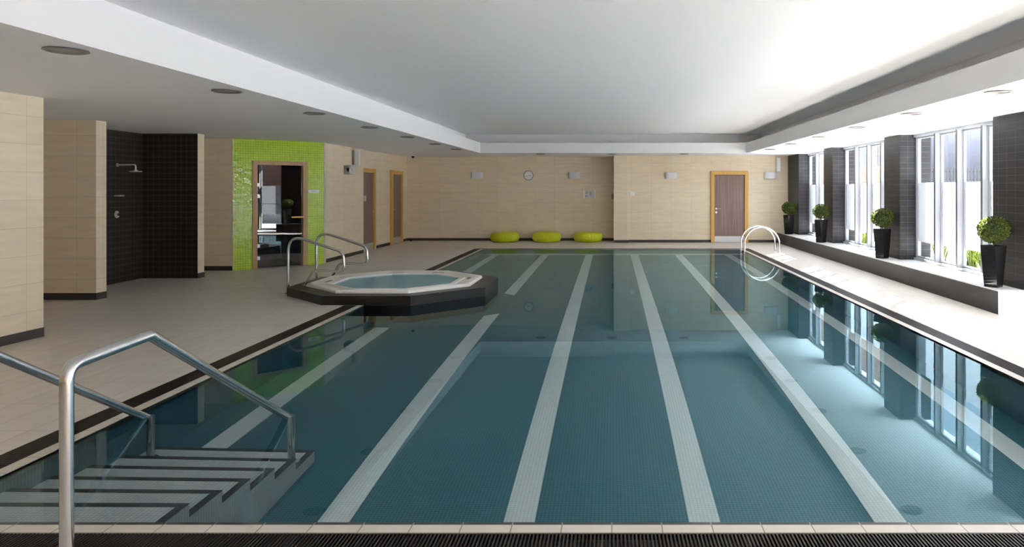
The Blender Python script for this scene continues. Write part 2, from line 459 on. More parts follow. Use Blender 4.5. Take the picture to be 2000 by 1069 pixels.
# ceilings
mb = MB()
mb.box(-9.7, -3.72, BACK, REAR+.2, CL, CL+.12)
mb.box(3.80, WX+.3, BACK, REAR+.2, CL, CL+.12)
mb.box(-3.72, 3.80, 20.05, REAR+.2, CL, CL+.12)
mb.box(-3.72, 3.80, BACK, -2.5, CL, CL+.12)
struct('ceiling', mb, M['white'], 'lower white ceiling around the raised part')
mb = MB(); mb.box(-4.3, 4.4, -3.1, 20.65, UC, UC+.1)
struct('ceiling', mb, M['white'], 'raised white ceiling over the pool')
mb = MB()                                       # upstand fascia with an open cove behind
mb.box(-3.72, -3.67, -2.55, 20.05, CL, 2.905)
mb.box(3.757, 3.80, -2.55, 20.05, CL, 2.905)
mb.box(-3.67, 3.757, 20.0, 20.05, CL, 2.905)
mb.box(-3.67, 3.757, -2.55, -2.5, CL, 2.905)
struct('trim_1', mb, M['white'], 'white upstand around the raised ceiling')
mb = MB()
mb.box(-4.3, -4.2, -3.1, 20.65, CL+.12, UC); mb.box(4.29, 4.4, -3.1, 20.65, CL+.12, UC)
mb.box(-4.2, 4.29, 20.55, 20.65, CL+.12, UC); mb.box(-4.2, 4.29, -3.1, -3.0, CL+.12, UC)
struct('trim_2', mb, M['white'], 'back of the cove around the raised ceiling')

# skirting
def skirt(name, runs, h=.08, t=.008, label=None):
    mb = MB()
    for (x0, y0), (x1, y1) in runs:
        a = Vector((x0, y0)); b = Vector((x1, y1)); d = (b-a).normalized(); n = Vector((d.y, -d.x))
        a2, b2 = a-d*t*.0, b+d*t*.0
        mb.prism([(a2+n*t)[:], (b2+n*t)[:], b2[:], a2[:]], 0, h)
    return struct(name, mb, M['skirt'], label)
skirt('baseboard_left', [((-6.24-ang*(7.87-BACK), BACK), (-6.24, 7.87)), ((-6.24, 7.87), (-6.9, 7.87))], h=.10, label='dark skirting on the nearest left wall')
skirt('baseboard_left', [((-9.6, 10.45), (-7.52, 10.45)), ((-7.52, 10.442), (-7.51, 10.65))], h=.10, label='dark skirting on the partition before the shower')
skirt('baseboard_left', [((-7.50, 12.98), (-7.50, 13.19))], h=.09, label='dark skirting on the end of the shower partition')
skirt('baseboard_left', [((-9.6, 14.2), (-7.515, 14.2))], h=.09, label='dark skirting beside the lime mosaic')
skirt('baseboard_left', [((-6.28, 15.76), (-6.28, 18.12)), ((-6.40, 19.28), (-6.40, 20.66)), ((-6.40, 21.78), (-6.40, REAR))], h=.08, label='dark skirting on the side wall by the doors')
skirt('baseboard_rear', [((-6.4, REAR), (.06, REAR)), ((.06, 21.55), (.488, 21.55)), ((.48, 21.65), (3.0, 21.65)), ((4.12, 21.65), (4.965, 21.65))], label='dark skirting along the far wall')

# corner trim strips of the lime wall
mb = MB(); mb.obox((A.x, A.y, CL/2), (dv.x, dv.y, 0), (nv.x, nv.y, 0), (0, 0, 1), .006, .006, CL/2)
mb.obox((B.x, B.y, CL/2), (dv.x, dv.y, 0), (nv.x, nv.y, 0), (0, 0, 1), .012, .006, CL/2)
struct('trim_3', mb, M['coping'], 'pale edging strips of the lime mosaic')
mb = MB(); mb.box(.475, .484, 21.545, 21.555, .08, CL)
struct('trim_4', mb, M['acrylic'], 'pale corner bead on the far wall pier')
mb = MB(); mb.box(-8.44, -8.40, 10.7, 12.9, 0, .004)
struct('trim_5', mb, M['kick'], 'narrow drain strip along the shower wall')

# ------------------------------------------------------------------ windows
def window(idx, y0, y1, sl, label):
    root = thing('window_%d' % idx, (WX, (y0+y1)/2, sl), label, 'window', kind='structure')
    pitch = .78; top = CL
    # fins are set out from the pillar at the far side
    fr = MB(); fr.box(WX-.02, WX+.10, y0, y1, sl, sl+.045); fr.box(WX-.02, WX+.10, y0, y1, top-.05, top)
    n = int((y1-y0-.2)/pitch+.5)
    ys = [y1-.13]
    while ys[-1]-pitch > y0+.2: ys.append(ys[-1]-pitch)
    fr.box(WX+.02, WX+.10, y1-.04, y1, sl+.045, top-.05)
    fr.box(WX+.02, WX+.10, y0, y0+.03, sl+.045, top-.05)
    emit('head_and_sill', fr, M['frame'], root)
    gl = []
    edges = []
    hi = y1-.04
    for k, yc in enumerate(ys):
        if k == 0: continue
        lo = yc
        edges.append((lo+.0, hi)); hi = lo-.07
    edges.append((y0+.03, hi))
    first = True
    for lo, h in edges:
        if not first or True:
            m = MB()
            m.box(WX-.055, WX+.09, lo-.055, lo-.012, sl+.045, top-.05, 0)         # fin standing into the room
            m.box(WX-.062, WX-.055, lo-.058, lo-.009, sl+.045, top-.05, 1)        # room-side face of the fin, its shade put into a darker colour
            if lo > y0+.1: emit('mullion', m, [M['frame'], M['frame_shade']], root)
        m = MB()                                                                   # casement around the pane
        a, b = lo+.0, h
        zz0, zz1 = sl+.045, top-.05
        m.box(WX+.03, WX+.07, a-.012, a+.028, zz0, zz1); m.box(WX+.03, WX+.07, b-.028, b, zz0, zz1)
        m.box(WX+.03, WX+.07, a+.028, b-.028, zz0, zz0+.035); m.box(WX+.03, WX+.07, a+.028, b-.028, zz1-.035, zz1)
        cs = emit('casement', m, M['frame'], root)
        g = MB(); g.face([(WX+.05, b-.028, zz0+.035), (WX+.05, a+.028, zz0+.035), (WX+.05, a+.028, zz1-.035), (WX+.05, b-.028, zz1-.035)])
        emit('pane', g, M['glass'], cs)
        g = MB(); g.face([(WX+.047, b-.028, .655), (WX+.047, a+.028, .655), (WX+.047, a+.028, 1.73), (WX+.047, b-.028, 1.73)])
        tag(emit('frosted_film', g, M['frost'], cs), 'white frosted band across the pane')
    if sl < .1:       # glazed doors carry push bars
        for lo, h in edges:
            m = MB(); m.tube([(WX-.04, lo+.06, 1.05), (WX-.04, h-.06, 1.05)], .014, 10)
            m.box(WX-.055, WX+.05, lo+.03, lo+.07, 1.0, 1.10); m.box(WX-.055, WX+.05, h-.07, h-.03, 1.0, 1.10)
            emit('push_bar', m, M['kick'], root)
lbs = ['tall white framed window bay nearest the viewer, between two charcoal pillars', 'middle tall window bay with brick seen through its top',
       'farthest and narrowest window bay beside the far pillar', 'glazed doors nearer than the photo shows', 'second glazed doors nearer than the photo shows',
       'third glazed doors nearer than the photo shows']
for i, (a, b, sl) in enumerate(BAYS): window(i+1, a, b, sl, lbs[i])

# ------------------------------------------------------------------ doors
def wall_door(idx, origin, along, out, width, label, handle_side, height=2.15, fw=.105, lw=None):
    """origin: foot of the frame's start corner on the wall; along/out unit vectors"""
    along = Vector(along); out = Vector(out); o0 = Vector(origin); up = Vector((0, 0, 1))
    root = thing('door_%d' % idx, tuple(o0+along*width/2), label, 'door', kind='structure')
    def bx(mb, a0, a1, d0, d1, z0, z1):
        mb.obox(tuple(o0+along*(a0+a1)/2+out*(d0+d1)/2+up*(z0+z1)/2), along, out, up, (a1-a0)/2, (d1-d0)/2, (z1-z0)/2)
    m = MB(); bx(m, 0, fw, 0, .07, 0, height-fw); bx(m, width-fw, width, 0, .07, 0, height-fw); bx(m, 0, width, 0, .07, height-fw, height)
    emit('door_frame', m, M['oak'], root, bevel=.004)
    m = MB(); bx(m, fw, width-fw, .004, .022, 0.01, height-fw)
    leaf = emit('door_leaf', m, M['walnut'], root)
    m = MB(); bx(m, fw+.005, width-fw-.005, .022, .026, .012, .19)
    emit('kick_plate', m, M['kick'], leaf)
    hs = fw+.055 if handle_side < 0 else width-fw-.055
    sg = 1 if handle_side < 0 else -1
    base = o0+along*hs+out*.022
    m = MB()
    p = base+up*1.02
    m.tube([p, p+out*.008], .026, 16); m.tube(fillet([p, p+out*.05, p+out*.05+along*sg*.13], .02, 5), .010, 10)
    emit('lever_handle', m, M['chrome'], leaf, smooth=False)
    m = MB(); p = base+up*.91; m.tube([p, p+out*.01], .024, 16)
    emit('lock_escutcheon', m, M['chrome'], leaf)
    return root
wall_door(1, (2.99, 21.65, 0), (1, 0, 0), (0, -1, 0), 1.12, 'walnut door in an oak frame on the right of the far wall', -1)
wall_door(2, (-6.40, 20.67, 0), (0, 1, 0), (1, 0, 0), 1.10, 'walnut door in an oak frame on the side wall, nearer the corner', -1)
d3 = wall_door(3, (-6.40, 18.17, 0), (0, 1, 0), (1, 0, 0), 1.10, 'walnut door in an oak frame on the side wall, half hidden by the wall step', 1)
m = MB(); m.box(-6.378, -6.374, 18.46, 18.60, 1.30, 1.44)
emit('door_sign', m, M['paper'], d3)

# sauna door
root = thing('door_4', (gp((s0+s1)/2)[0], gp((s0+s1)/2)[1], 0), 'dark glass sauna door in a pale oak frame in the lime wall', 'door', kind='structure')
D3 = Vector((dv.x, dv.y, 0)); N3 = Vector((nv.x, nv.y, 0)); U3 = Vector((0, 0, 1))
def gbx(mb, a0, a1, d0, d1, z0, z1):
    q = A+dv*(a0+a1)/2+nv*(d0+d1)/2
    mb.obox((q.x, q.y, (z0+z1)/2), D3, N3, U3, (a1-a0)/2, (d1-d0)/2, (z1-z0)/2)
m = MB()
gbx(m, s0-.03, s0+.06, -.06, .02, 0, DH-.06); gbx(m, s1-.06, s1+.03, -.06, .02, 0, DH-.06); gbx(m, s0-.03, s1+.03, -.06, .02, DH-.06, DH+.02)
gbx(m, s0+.06, s0+.085, -.10, -.03, 0, DH-.06); gbx(m, s1-.085, s1-.06, -.10, -.03, 0, DH-.06)
emit('door_frame', m, M['oak_pale'], root)
g = MB(); ga, gb = s0+.075, s1-.075
pa, pb = gp(ga, .015), gp(gb, .015)
g.face([(pa[0], pa[1], .02), (pb[0], pb[1], .02), (pb[0], pb[1], DH-.06), (pa[0], pa[1], DH-.06)])
dg = emit('glass_leaf', g, M['door_glass'], root)
for z in (1.70, 1.47, .46, .21):
    m = MB(); gbx(m, s0+.03, s0+.115, -.03, .012, z-.035, z+.035)
    tag(emit('hinge', m, M['kick'], root), 'square satin steel hinge clip')
m = MB(); gbx(m, s1-.30, s1-.04, -.01, .03, 1.01, 1.04)
emit('wooden_handle', m, M['oak'], root)
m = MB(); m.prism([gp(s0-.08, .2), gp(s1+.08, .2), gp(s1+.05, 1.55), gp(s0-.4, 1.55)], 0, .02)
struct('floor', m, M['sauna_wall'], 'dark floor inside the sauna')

# ------------------------------------------------------------------ swimming pool
PD = -1.2
WZ = -.012
pool = thing('swimming_pool', (0, (PY0+PY1)/2, PD), 'rectangular teal mosaic pool with six white lane lines', 'pool')
m = MB()
x0, x1, y0, y1, z0, z1 = -PX, PX, PY0, PY1, PD, -.005
m.face([(x0, y0, z0), (x1, y0, z0), (x1, y1, z0), (x0, y1, z0)])
m.face([(x0, y0, z0), (x0, y1, z0), (x0, y1, z1), (x0, y0, z1)])
m.face([(x1, y1, z0), (x1, y0, z0), (x1, y0, z1), (x1, y1, z1)])
m.face([(x1, y0, z0), (x0, y0, z0), (x0, y0, z1), (x1, y0, z1)])
m.face([(x0, y1, z0), (x1, y1, z0), (x1, y1, z1), (x0, y1, z1)])
emit('basin', m, M['teal'], pool)
zl = PD+.004
HW = .10
def lane(polys):
    m = MB()
    for p in polys: m.face([(x, y, zl) for x, y in p])
    tag(emit('lane_line', m, M['pale'], pool), 'white mosaic lane line')
def strip(xc, a, b): return [(xc-HW, a), (xc+HW, a), (xc+HW, b), (xc-HW, b)]
# lines stop short of the whirlpool in an eight-sided gap
lane([strip(-3.09, 5.39, 9.66)]); lane([strip(-3.09, 13.28, PY1-.21)])
lane([[(-1.77-HW, PY0), (-1.77+HW, PY0), (-1.77+HW, 10.68), (-1.77-HW, 10.48)]]); lane([[(-1.77-HW, 12.46), (-1.77+HW, 12.26), (-1.77+HW, PY1-.21), (-1.77-HW, PY1-.21)]])
for xc in (-.595, .595, 1.77, 3.09): lane([strip(xc, PY0, PY1-.21)])
m = MB(); m.box(-PX, PX, PY1-.006, PY1, PD+.005, PD+.11)
m.box(-PX, PX, PY1-.21, PY1-.006, PD+.001, PD+.006)
tag(emit('end_line', m, M['pale'], pool), 'thin white mosaic line across the foot of the far pool wall')
m = MB()
m.box(-GX0, -PX, 3.37, 9.97, -.12, 0); m.box(-GX0, -PX, 12.97, PY1+.084, -.12, 0)
m.box(PX, GX0, 3.37, PY1+.084, -.12, 0)
m.box(-PX, PX, 3.375, 3.454, -.12, 0); m.box(-PX, PX, PY1, PY1+.084, -.12, 0)
emit('coping', m, M['coping'], pool)
m = MB(); m.box(-PX, PX, 3.454, PY0, -.12, -.002)
tag(emit('edge_strip', m, M['edge'], pool), 'black tile strip at the near water edge')
# staircase
st = MB(); no = MB()
yy = PY0; SX = -2.235; SL = -PX+.001
nose = [3.79, 4.11, 4.43, 4.75, 5.07, 5.39]
zz = [-.10-.18*k for k in range(6)]
for k in range(6):
    st.box(SL, SX, yy if k else PY0+.001, nose[k], PD, zz[k])
    no.box(SL, SX+.002, nose[k]-.045, nose[k]+.002, zz[k]-.004, zz[k]+.003)
    no.box(SX-.045, SX+.002, yy+.001, nose[k]-.045, zz[k]-.004, zz[k]+.003)
    yy = nose[k]
stair = emit('staircase', st, M['stair'], pool)
tag(emit('step_nosing', no, M['nosing'], stair), 'dark edging on the steps')
m = MB(); m.face([(-PX, PY0, WZ), (PX, PY0, WZ), (PX, PY1, WZ), (-PX, PY1, WZ)])
tag(emit('pool_water', m, M['water'], origin=(0, 11.3, WZ)), 'still clear mirror-like water filling the swimming pool', 'water', kind='stuff')

# gutter channel and gratings
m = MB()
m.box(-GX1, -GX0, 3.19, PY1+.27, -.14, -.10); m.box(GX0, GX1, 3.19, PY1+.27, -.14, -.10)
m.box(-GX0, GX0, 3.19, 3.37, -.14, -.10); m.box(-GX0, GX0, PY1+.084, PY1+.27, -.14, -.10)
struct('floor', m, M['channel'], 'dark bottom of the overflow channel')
def grating(x0, x1, y0, y1, bars_along, label):
    """bars_along 'x': each bar spans in x, repeated in y"""
    m = MB(); p = .0178; bw = .0115; g = .004
    m.box(x0, x1, y0, y0+g, -.03, -.002) if bars_along == 'y' else m.box(x0, x0+g, y0, y1, -.03, -.002)
    m.box(x0, x1, y1-g, y1, -.03, -.002) if bars_along == 'y' else m.box(x1-g, x1, y0, y1, -.03, -.002)
    if bars_along == 'y':
        n = int((x1-x0)/p)
        for k in range(n):
            a = x0+k*p+.003
            i = len(m.v)
            for (dx, z) in ((0, -.022), (bw, -.022), (bw*.82, -.001), (bw*.18, -.001)):
                m.v += [(a+dx, y0, z), (a+dx, y1, z)]
            for q in range(4):
                r = (q+1) % 4
                m.f.append((i+2*q, i+2*r, i+2*r+1, i+2*q+1)); m.m.append(0)
            m.f.append((i, i+6, i+4, i+2)); m.m.append(0); m.f.append((i+1, i+3, i+5, i+7)); m.m.append(0)
    else:
        n = int((y1-y0)/p)
        for k in range(n):
            a = y0+k*p+.003
            i = len(m.v)
            for (dy, z) in ((0, -.022), (bw, -.022), (bw*.82, -.001), (bw*.18, -.001)):
                m.v += [(x0, a+dy, z), (x1, a+dy, z)]
            for q in range(4):
                r = (q+1) % 4
                m.f.append((i+2*q, i+2*q+1, i+2*r+1, i+2*r)); m.m.append(0)
            m.f.append((i, i+2, i+4, i+6)); m.m.append(0); m.f.append((i+1, i+7, i+5, i+3)); m.m.append(0)
    return tag(emit('overflow_grating', m, M['grate']), label, 'grating', 'overflow gratings around the pool')
grating(-GX1, GX1, 3.19, 3.37, 'y', 'dark ribbed overflow grating across the near end of the pool')
grating(-GX1, GX1, PY1+.084, PY1+.27, 'y', 'dark overflow grating across the far end of the pool')
grating(-GX1, -GX0, 3.37, 9.97, 'x', 'dark overflow grating on the left side, nearer than the whirlpool')
grating(-GX1, -GX0, 12.97, PY1+.084, 'x', 'dark overflow grating on the left side, beyond the whirlpool')
grating(GX0, GX1, 3.37, PY1+.084, 'x', 'dark overflow grating along the window side of the pool')

# ------------------------------------------------------------------ whirlpool
TC = Vector((-3.42, 11.47))
def octo(ap):
    r = ap/math.cos(PI/8); return [(TC.x+r*math.cos(PI/8+k*PI/4), TC.y+r*math.sin(PI/8+k*PI/4)) for k in range(8)]
tub = thing('whirlpool', (TC.x, TC.y, 0), 'eight-sided whirlpool with white shell on a black mosaic plinth at the pool edge', 'hot tub')
def ring(mb, prof, m=0):
    """prof: list of (apothem, z) from outside to inside"""
    for (a0, h0), (a1, h1) in zip(prof, prof[1:]):
        P, Q = octo(a0), octo(a1)
        for k in range(8):
            j = (k+1) % 8
            mb.face([(*P[k], h0), (*P[j], h0), (*Q[j], h1), (*Q[k], h1)], m)
m = MB(); ring(m, [(1.5, 0), (1.5, .128), (1.2, .128), (1.2, 0.001)])
emit('plinth', m, M['tub_tile'], tub)
m = MB()                                       # the plinth goes on down inside the pool
O = octo(1.5)
cl = [p for p in O if p[0] > -PX]
cl = sorted(cl, key=lambda p: p[1])
poly = [(-PX+.001, cl[0][1])]+cl+[(-PX+.001, cl[-1][1])]
m.prism(poly, PD+.001, -.0005)
emit('plinth_foot', m, M['tub_tile'], tub)
m = MB()
ring(m, [(1.25, .128), (1.25, .158), (1.238, .172), (1.20, .175), (1.165, .168)], 0)
ring(m, [(1.165, .168), (1.08, .150), (1.0, .146)], 1)
ring(m, [(1.0, .146), (.985, .158), (.93, .158), (.905, .15), (.90, .13)], 0)
emit('shell', m, [M['acrylic'], M['acrylic_beige']], tub)
m = MB(); ring(m, [(.90, .13), (.88, .03), (.72, -.0), (.70, .002)]); m.face([(*p, .002) for p in octo(.70)])
bas = emit('bowl', m, M['tub_blue'], tub)
m = MB(); m.face([(*p, .138) for p in octo(.899)])
tag(emit('tub_water', m, M['tub_water'], origin=(TC.x, TC.y, .138)), 'pale blue water inside the whirlpool', 'water', kind='stuff')
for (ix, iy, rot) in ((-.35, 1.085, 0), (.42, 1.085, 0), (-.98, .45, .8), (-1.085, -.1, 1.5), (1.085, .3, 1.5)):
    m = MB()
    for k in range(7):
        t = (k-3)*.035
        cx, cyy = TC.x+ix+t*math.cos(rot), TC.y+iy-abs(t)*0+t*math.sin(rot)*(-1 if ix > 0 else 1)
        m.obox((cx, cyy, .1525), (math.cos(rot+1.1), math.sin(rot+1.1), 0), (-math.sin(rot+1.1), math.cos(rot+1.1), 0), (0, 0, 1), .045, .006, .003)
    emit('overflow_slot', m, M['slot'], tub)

def tub_rail(y, label):
    r = thing('whirlpool_handrail', (-5.0, y, 0), label, 'handrail', 'looped handrails of the whirlpool')
    X = lambda x, z: (x, y, z)
    p = fillet([X(-5.0, 0), X(-5.0, .92), X(-4.15, .64), X(-4.13, .34), X(-4.60, .36), X(-4.74, .129)], [.20, .14, .09, .12], 10)
    m = MB(); m.tube(p, .021, 14); smooth_angle(emit('rail', m, M['steel'], r), 50)
    m = MB(); m.lathe([(.0, .008), (.045, .008), (.05, 0)], (-5.0, y, 0), 20); emit('floor_flange', m, M['steel'], r)
    m = MB(); m.lathe([(.0, .008), (.04, .008), (.045, 0)], (-4.74, y, .128), 20); emit('rim_flange', m, M['steel'], r)
tub_rail(11.07, 'nearer looped steel handrail at the whirlpool')
tub_rail(12.13, 'farther looped steel handrail at the whirlpool')

# ------------------------------------------------------------------ pool stair handrails
def stair_rail(x, label):
    r = thing('stair_handrail', (x, 3.05, 0), label, 'handrail', 'handrails of the pool steps')
    m = MB(); p = fillet([(x, 3.05, 0), (x, 3.05, .865), (x, 3.60, .885), (x, 5.14, -.02), (x, 5.19, -.045), (x, 5.19, -.99)], [.075, .03, .01, .03], 10)
    m.tube(p, .0265, 24); smooth_angle(emit('rail', m, M['steel'], r), 50)
    m = MB(); m.lathe([(0, .01), (.06, .01), (.065, 0)], (x, 3.05, 0), 24); emit('floor_flange', m, M['steel'], r)
    m = MB(); m.lathe([(0, .012), (.055, .012), (.06, 0)], (x, 5.19, -1.0), 24); emit('step_flange', m, M['steel'], r)
stair_rail(-2.32, 'bent steel handrail on the right of the pool steps, post standing in front')
stair_rail(-3.34, 'steel handrail on the left of the pool steps, running in from the photo edge')

# ladder
lad = thing('pool_ladder', (3.75, 18.25, 0), 'polished steel ladder rails arching over the far right pool edge', 'ladder')
for y in (18.0, 18.5):
    pts = [(4.215, y, 0), (4.215, y, .2)]
    cx, rx, rz, zb = 3.77, .445, .46, .2
    for k in range(1, 25):
        a = PI*k/24*.93
        pts.append((cx+rx*math.cos(a), y, zb+rz*math.sin(a)))
    pts += [(3.33, y, .10), (3.33, y, -.95)]
    m = MB(); m.tube(pts, .02, 14); rl = smooth_angle(emit('side_rail', m, M['chrome'], lad), 50)
    m = MB(); m.lathe([(0, .01), (.04, .01), (.045, 0)], (4.215, y, 0), 18); emit('flange', m, M['chrome'], rl)
for z in (-.28, -.54, -.80):
    m = MB(); m.box(3.29, 3.37, 18.0, 18.5, z-.012, z+.012); emit('tread', m, M['chrome'], lad)

# ------------------------------------------------------------------ planters with clipped box balls
def planter(loc, label):
    x, y, z = loc
    r = thing('potted_bush', loc, label, 'potted plant', 'black planters with round bushes along the window ledge')
    m = MB(); n = 14; H = .555
    hb, ht = .083, .112
    rings = []
    for k in range(n+1):
        t = k/n; h = hb+(ht-hb)*t; a = math.radians(38-16*t); i = len(m.v)
        for q in range(4):
            b = a+PI/4+q*PI/2; R = h*math.sqrt(2); m.v.append((x+R*math.cos(b), y+R*math.sin(b), z+H*t))
        rings.append(i)
    for a, b in zip(rings, rings[1:]):
        for q in range(4):
            j = (q+1) % 4; m.f.append((a+q, a+j, b+j, b+q)); m.m.append(0)
    m.f.append(tuple(rings[0]+q for q in reversed(range(4)))); m.m.append(0)
    i = len(m.v); T = rings[-1]                     # rim and inside
    for q in range(4):
        v = m.v[T+q]; m.v.append((x+(v[0]-x)*.9, y+(v[1]-y)*.9, z+H))
    for q in range(4):
        v = m.v[T+q]; m.v.append((x+(v[0]-x)*.87, y+(v[1]-y)*.87, z+H-.05))
    for q in range(4):
        j = (q+1) % 4
        m.f.append((T+q, T+j, i+j, i+q)); m.m.append(0); m.f.append((i+q, i+j, i+4+j, i+4+q)); m.m.append(0)
    emit('pot', m, M['pot'], r)
    so = MB(); so.face([m.v[i+4+q][:2]+(z+H-.02,) for q in range(4)]); emit('pebbles', so, M['soil'], r)
    m = MB(); m.tube([(x, y, z+H-.02), (x+.008, y, z+H+.06), (x, y, z+H+.2)], .013, 8); emit('stem', m, M['stem'], r)
    cz = z+H+.205; rnd = random.Random(11)
    lobes = [(rnd.uniform(-1, 1), rnd.uniform(-1, 1), rnd.uniform(-1, 1), rnd.uniform(.0, .14)) for _ in range(14)]
    def rad(d):
        v = 1.0
        for a, b, c, s in lobes:
            l = Vector((a, b, c)).normalized(); v += s*max(0, d.dot(l))**6
        return v
    m = MB()
    for k in range(2600):
        u = rnd.uniform(-1, 1); a = rnd.uniform(0, 2*PI); s = math.sqrt(1-u*u); d = Vector((s*math.cos(a), s*math.sin(a), u))
        R = rad(d)*(1-rnd.random()**2*.35)
        c = Vector((x, y, cz))+Vector((d.x*.198, d.y*.198, d.z*.168))*R
        t = (d+Vector((rnd.gauss(0, .6), rnd.gauss(0, .6), rnd.gauss(0, .6)))).normalized()
        sd = t.cross(Vector((rnd.gauss(0, 1), rnd.gauss(0, 1), rnd.gauss(0, 1)))).normalized()
        if c.x > x+.205: continue
        L = rnd.uniform(.022, .042); W = rnd.uniform(.005, .009)
        m.face([c-t*L*.4, c+sd*W, c+t*L*.6, c-sd*W])
    fo = emit('foliage', m, M['leaf'], r)
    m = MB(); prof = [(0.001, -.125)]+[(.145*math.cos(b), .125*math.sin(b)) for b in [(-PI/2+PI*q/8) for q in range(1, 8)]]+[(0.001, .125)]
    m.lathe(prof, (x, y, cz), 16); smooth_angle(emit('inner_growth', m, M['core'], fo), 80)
    return r
pr = planter((5.10, 9.58, .311), 'nearest black planter with a round bush, in front of the pillar at the photo edge')
dup(pr, (5.10, 13.52, .311), 0, 'second black planter with a round bush, before the pillar between the first two window bays')
dup(pr, (5.10, 17.48, .311), 0, 'third black planter with a round bush, well back along the window ledge')
dup(pr, (5.10, 20.65, .311), 0, 'farthest black planter with a round bush, by the corner of the far wall')

# ------------------------------------------------------------------ ribbed lime poufs
def pouf(loc, label):
    x, y, z = loc
    m = MB(); R = .44; H = .30; prof = []
    prof.append((.001, .012)); prof.append((.30, 0))
    for k in range(0, 13):
        a = -PI/2+PI*k/12
        prof.append((R-.14+.14*math.cos(a), H/2+(H/2)*math.sin(a)))
    prof += [(.20, H-.02), (.15, H-.07), (.13, H-.16), (.001, H-.17)]
    def rm(a, q):
        if 2 <= q <= 15: return 1+.030*(abs(math.sin(a*30))-.5)
        return 1
    m.lathe(prof, loc, 240, rmod=rm)
    o = smooth_angle(emit('ribbed_pouf', m, M['lime'], origin=loc), 40)
    return tag(o, label, 'pouf', 'lime green poufs along the far wall')
pf = pouf((-3.27, 21.92, 0), 'leftmost of the three round lime green ribbed poufs by the far wall')
dup(pf, (-1.99, 21.92, 0), .4, 'middle one of the three round lime green ribbed poufs by the far wall')
dup(pf, (-.73, 21.92, 0), .9, 'rightmost of the three round lime green ribbed poufs by the far wall')

# ------------------------------------------------------------------ wall lights on the far wall
def wall_lamp(loc, label):
    x, y, z = loc
    r = thing('wall_light', loc, label, 'wall light', 'curved white uplighters on the far wall')
    m = MB(); m.box(x-.10, x+.10, y-.02, y, z-.06, z+.06); emit('back_plate', m, M['lamp_white'], r)
    m = MB(); n = 16
    pts = []
    for k in range(n+1):
        a = PI*k/n; c, s = math.cos(a), math.sin(a)
        pts.append((x-.185*(abs(c)**.55)*(1 if c > 0 else -1), y-.012-.115*(s**.6)))
    m2 = []
    for (px, py) in pts: m2.append((px, py))
    for k in range(n):
        (ax, ay), (bx_, by) = m2[k], m2[k+1]
        m.face([(ax, ay, z-.095), (bx_, by, z-.095), (bx_, by, z+.095), (ax, ay, z+.095)])
        m.face([(ax, ay, z+.095), (bx_, by, z+.095), ((bx_-x)*.94+x, (by-y)*.92+y, z+.095), ((ax-x)*.94+x, (ay-y)*.92+y, z+.095)])
        m.face([((bx_-x)*.94+x, (by-y)*.92+y, z-.095), ((ax-x)*.94+x, (ay-y)*.92+y, z-.095), ((ax-x)*.94+x, (ay-y)*.92+y, z+.095), ((bx_-x)*.94+x, (by-y)*.92+y, z+.095)])
        m.face([(bx_, by, z-.095), (ax, ay, z-.095), ((ax-x)*.94+x, (ay-y)*.92+y, z-.095), ((bx_-x)*.94+x, (by-y)*.92+y, z-.095)])
    smooth_angle(emit('curved_shade', m, M['lamp_white'], r), 40)
    m = MB(); m.box(x-.13, x+.13, y-.075, y-.02, z-.03, z+.03); emit('diffuser', m, M['opal'], r)
    return r
wl = wall_lamp((-4.21, REAR, 2.04), 'curved white wall light farthest left on the far wall')
dup(wl, (-1.18, REAR, 2.04), 0, 'curved white wall light right of the round clock')
dup(wl, (1.79, 21.65, 2.02), 0, 'curved white wall light between the pier and the walnut door')
dup(wl, (4.78, 21.65, 2.02), 0, 'curved white wall light right of the walnut door')

# clock
ck = thing('wall_clock', (-2.60, REAR, 2.04), 'round white clock with a dark grey rim on the far wall', 'clock')
cx, cz = -2.60, 2.04
m = MB(); m.lathe([(.156, 0), (.156, .03), (.148, .036), (.138, .036), (.134, .02)], (cx, REAR, cz), 48, 'y-'); smooth_angle(emit('rim', m, M['grey_rim'], ck))
m = MB(); m.lathe([(.136, .016), (.001, .016)], (cx, REAR, cz), 48, 'y-'); fc = emit('dial', m, M['opal'], ck)
for k in range(12):
    m = MB(); a = PI*k/6; m.obox((cx+.112*math.sin(a), REAR-.018, cz+.112*math.cos(a)), (math.cos(a), 0, -math.sin(a)), (0, 1, 0), (math.sin(a), 0, math.cos(a)), .003, .002, .012)
    emit('hour_mark', m, M['text'], fc)
for a, L, wd in ((math.radians(105), .075, .006), (math.radians(-112), .10, .004)):
    m = MB(); m.obox((cx+L/2*math.sin(a), REAR-.022, cz+L/2*math.cos(a)), (math.cos(a), 0, -math.sin(a)), (0, 1, 0), (math.sin(a), 0, math.cos(a)), wd, .002, L/2)
    emit('clock_hand', m, M['text'], ck)

def text_mesh(name, s, size, loc, xdir, parent, mat):
    cu = bpy.data.curves.new(name, 'FONT'); cu.body = s; cu.size = size; cu.align_x = 'CENTER'; cu.align_y = 'CENTER'; cu.extrude = .001
    t = bpy.data.objects.new(name+'_tmp', cu); COL.objects.link(t)
    dg_ = bpy.context.evaluated_depsgraph_get(); me = bpy.data.meshes.new_from_object(t.evaluated_get(dg_))
    bpy.data.objects.remove(t); bpy.data.curves.remove(cu)
    xd = Vector(xdir).normalized(); z = Vector((0, 0, 1)); n = xd.cross(z)
    R = Matrix((xd, z, n)).transposed().to_4x4(); R.translation = Vector(loc)-ORIG[parent.name]
    me.transform(R); me.materials.clear(); me.materials.append(mat); me.name = name
    o = bpy.data.objects.new(name, me); COL.objects.link(o); o.parent = parent
    return o

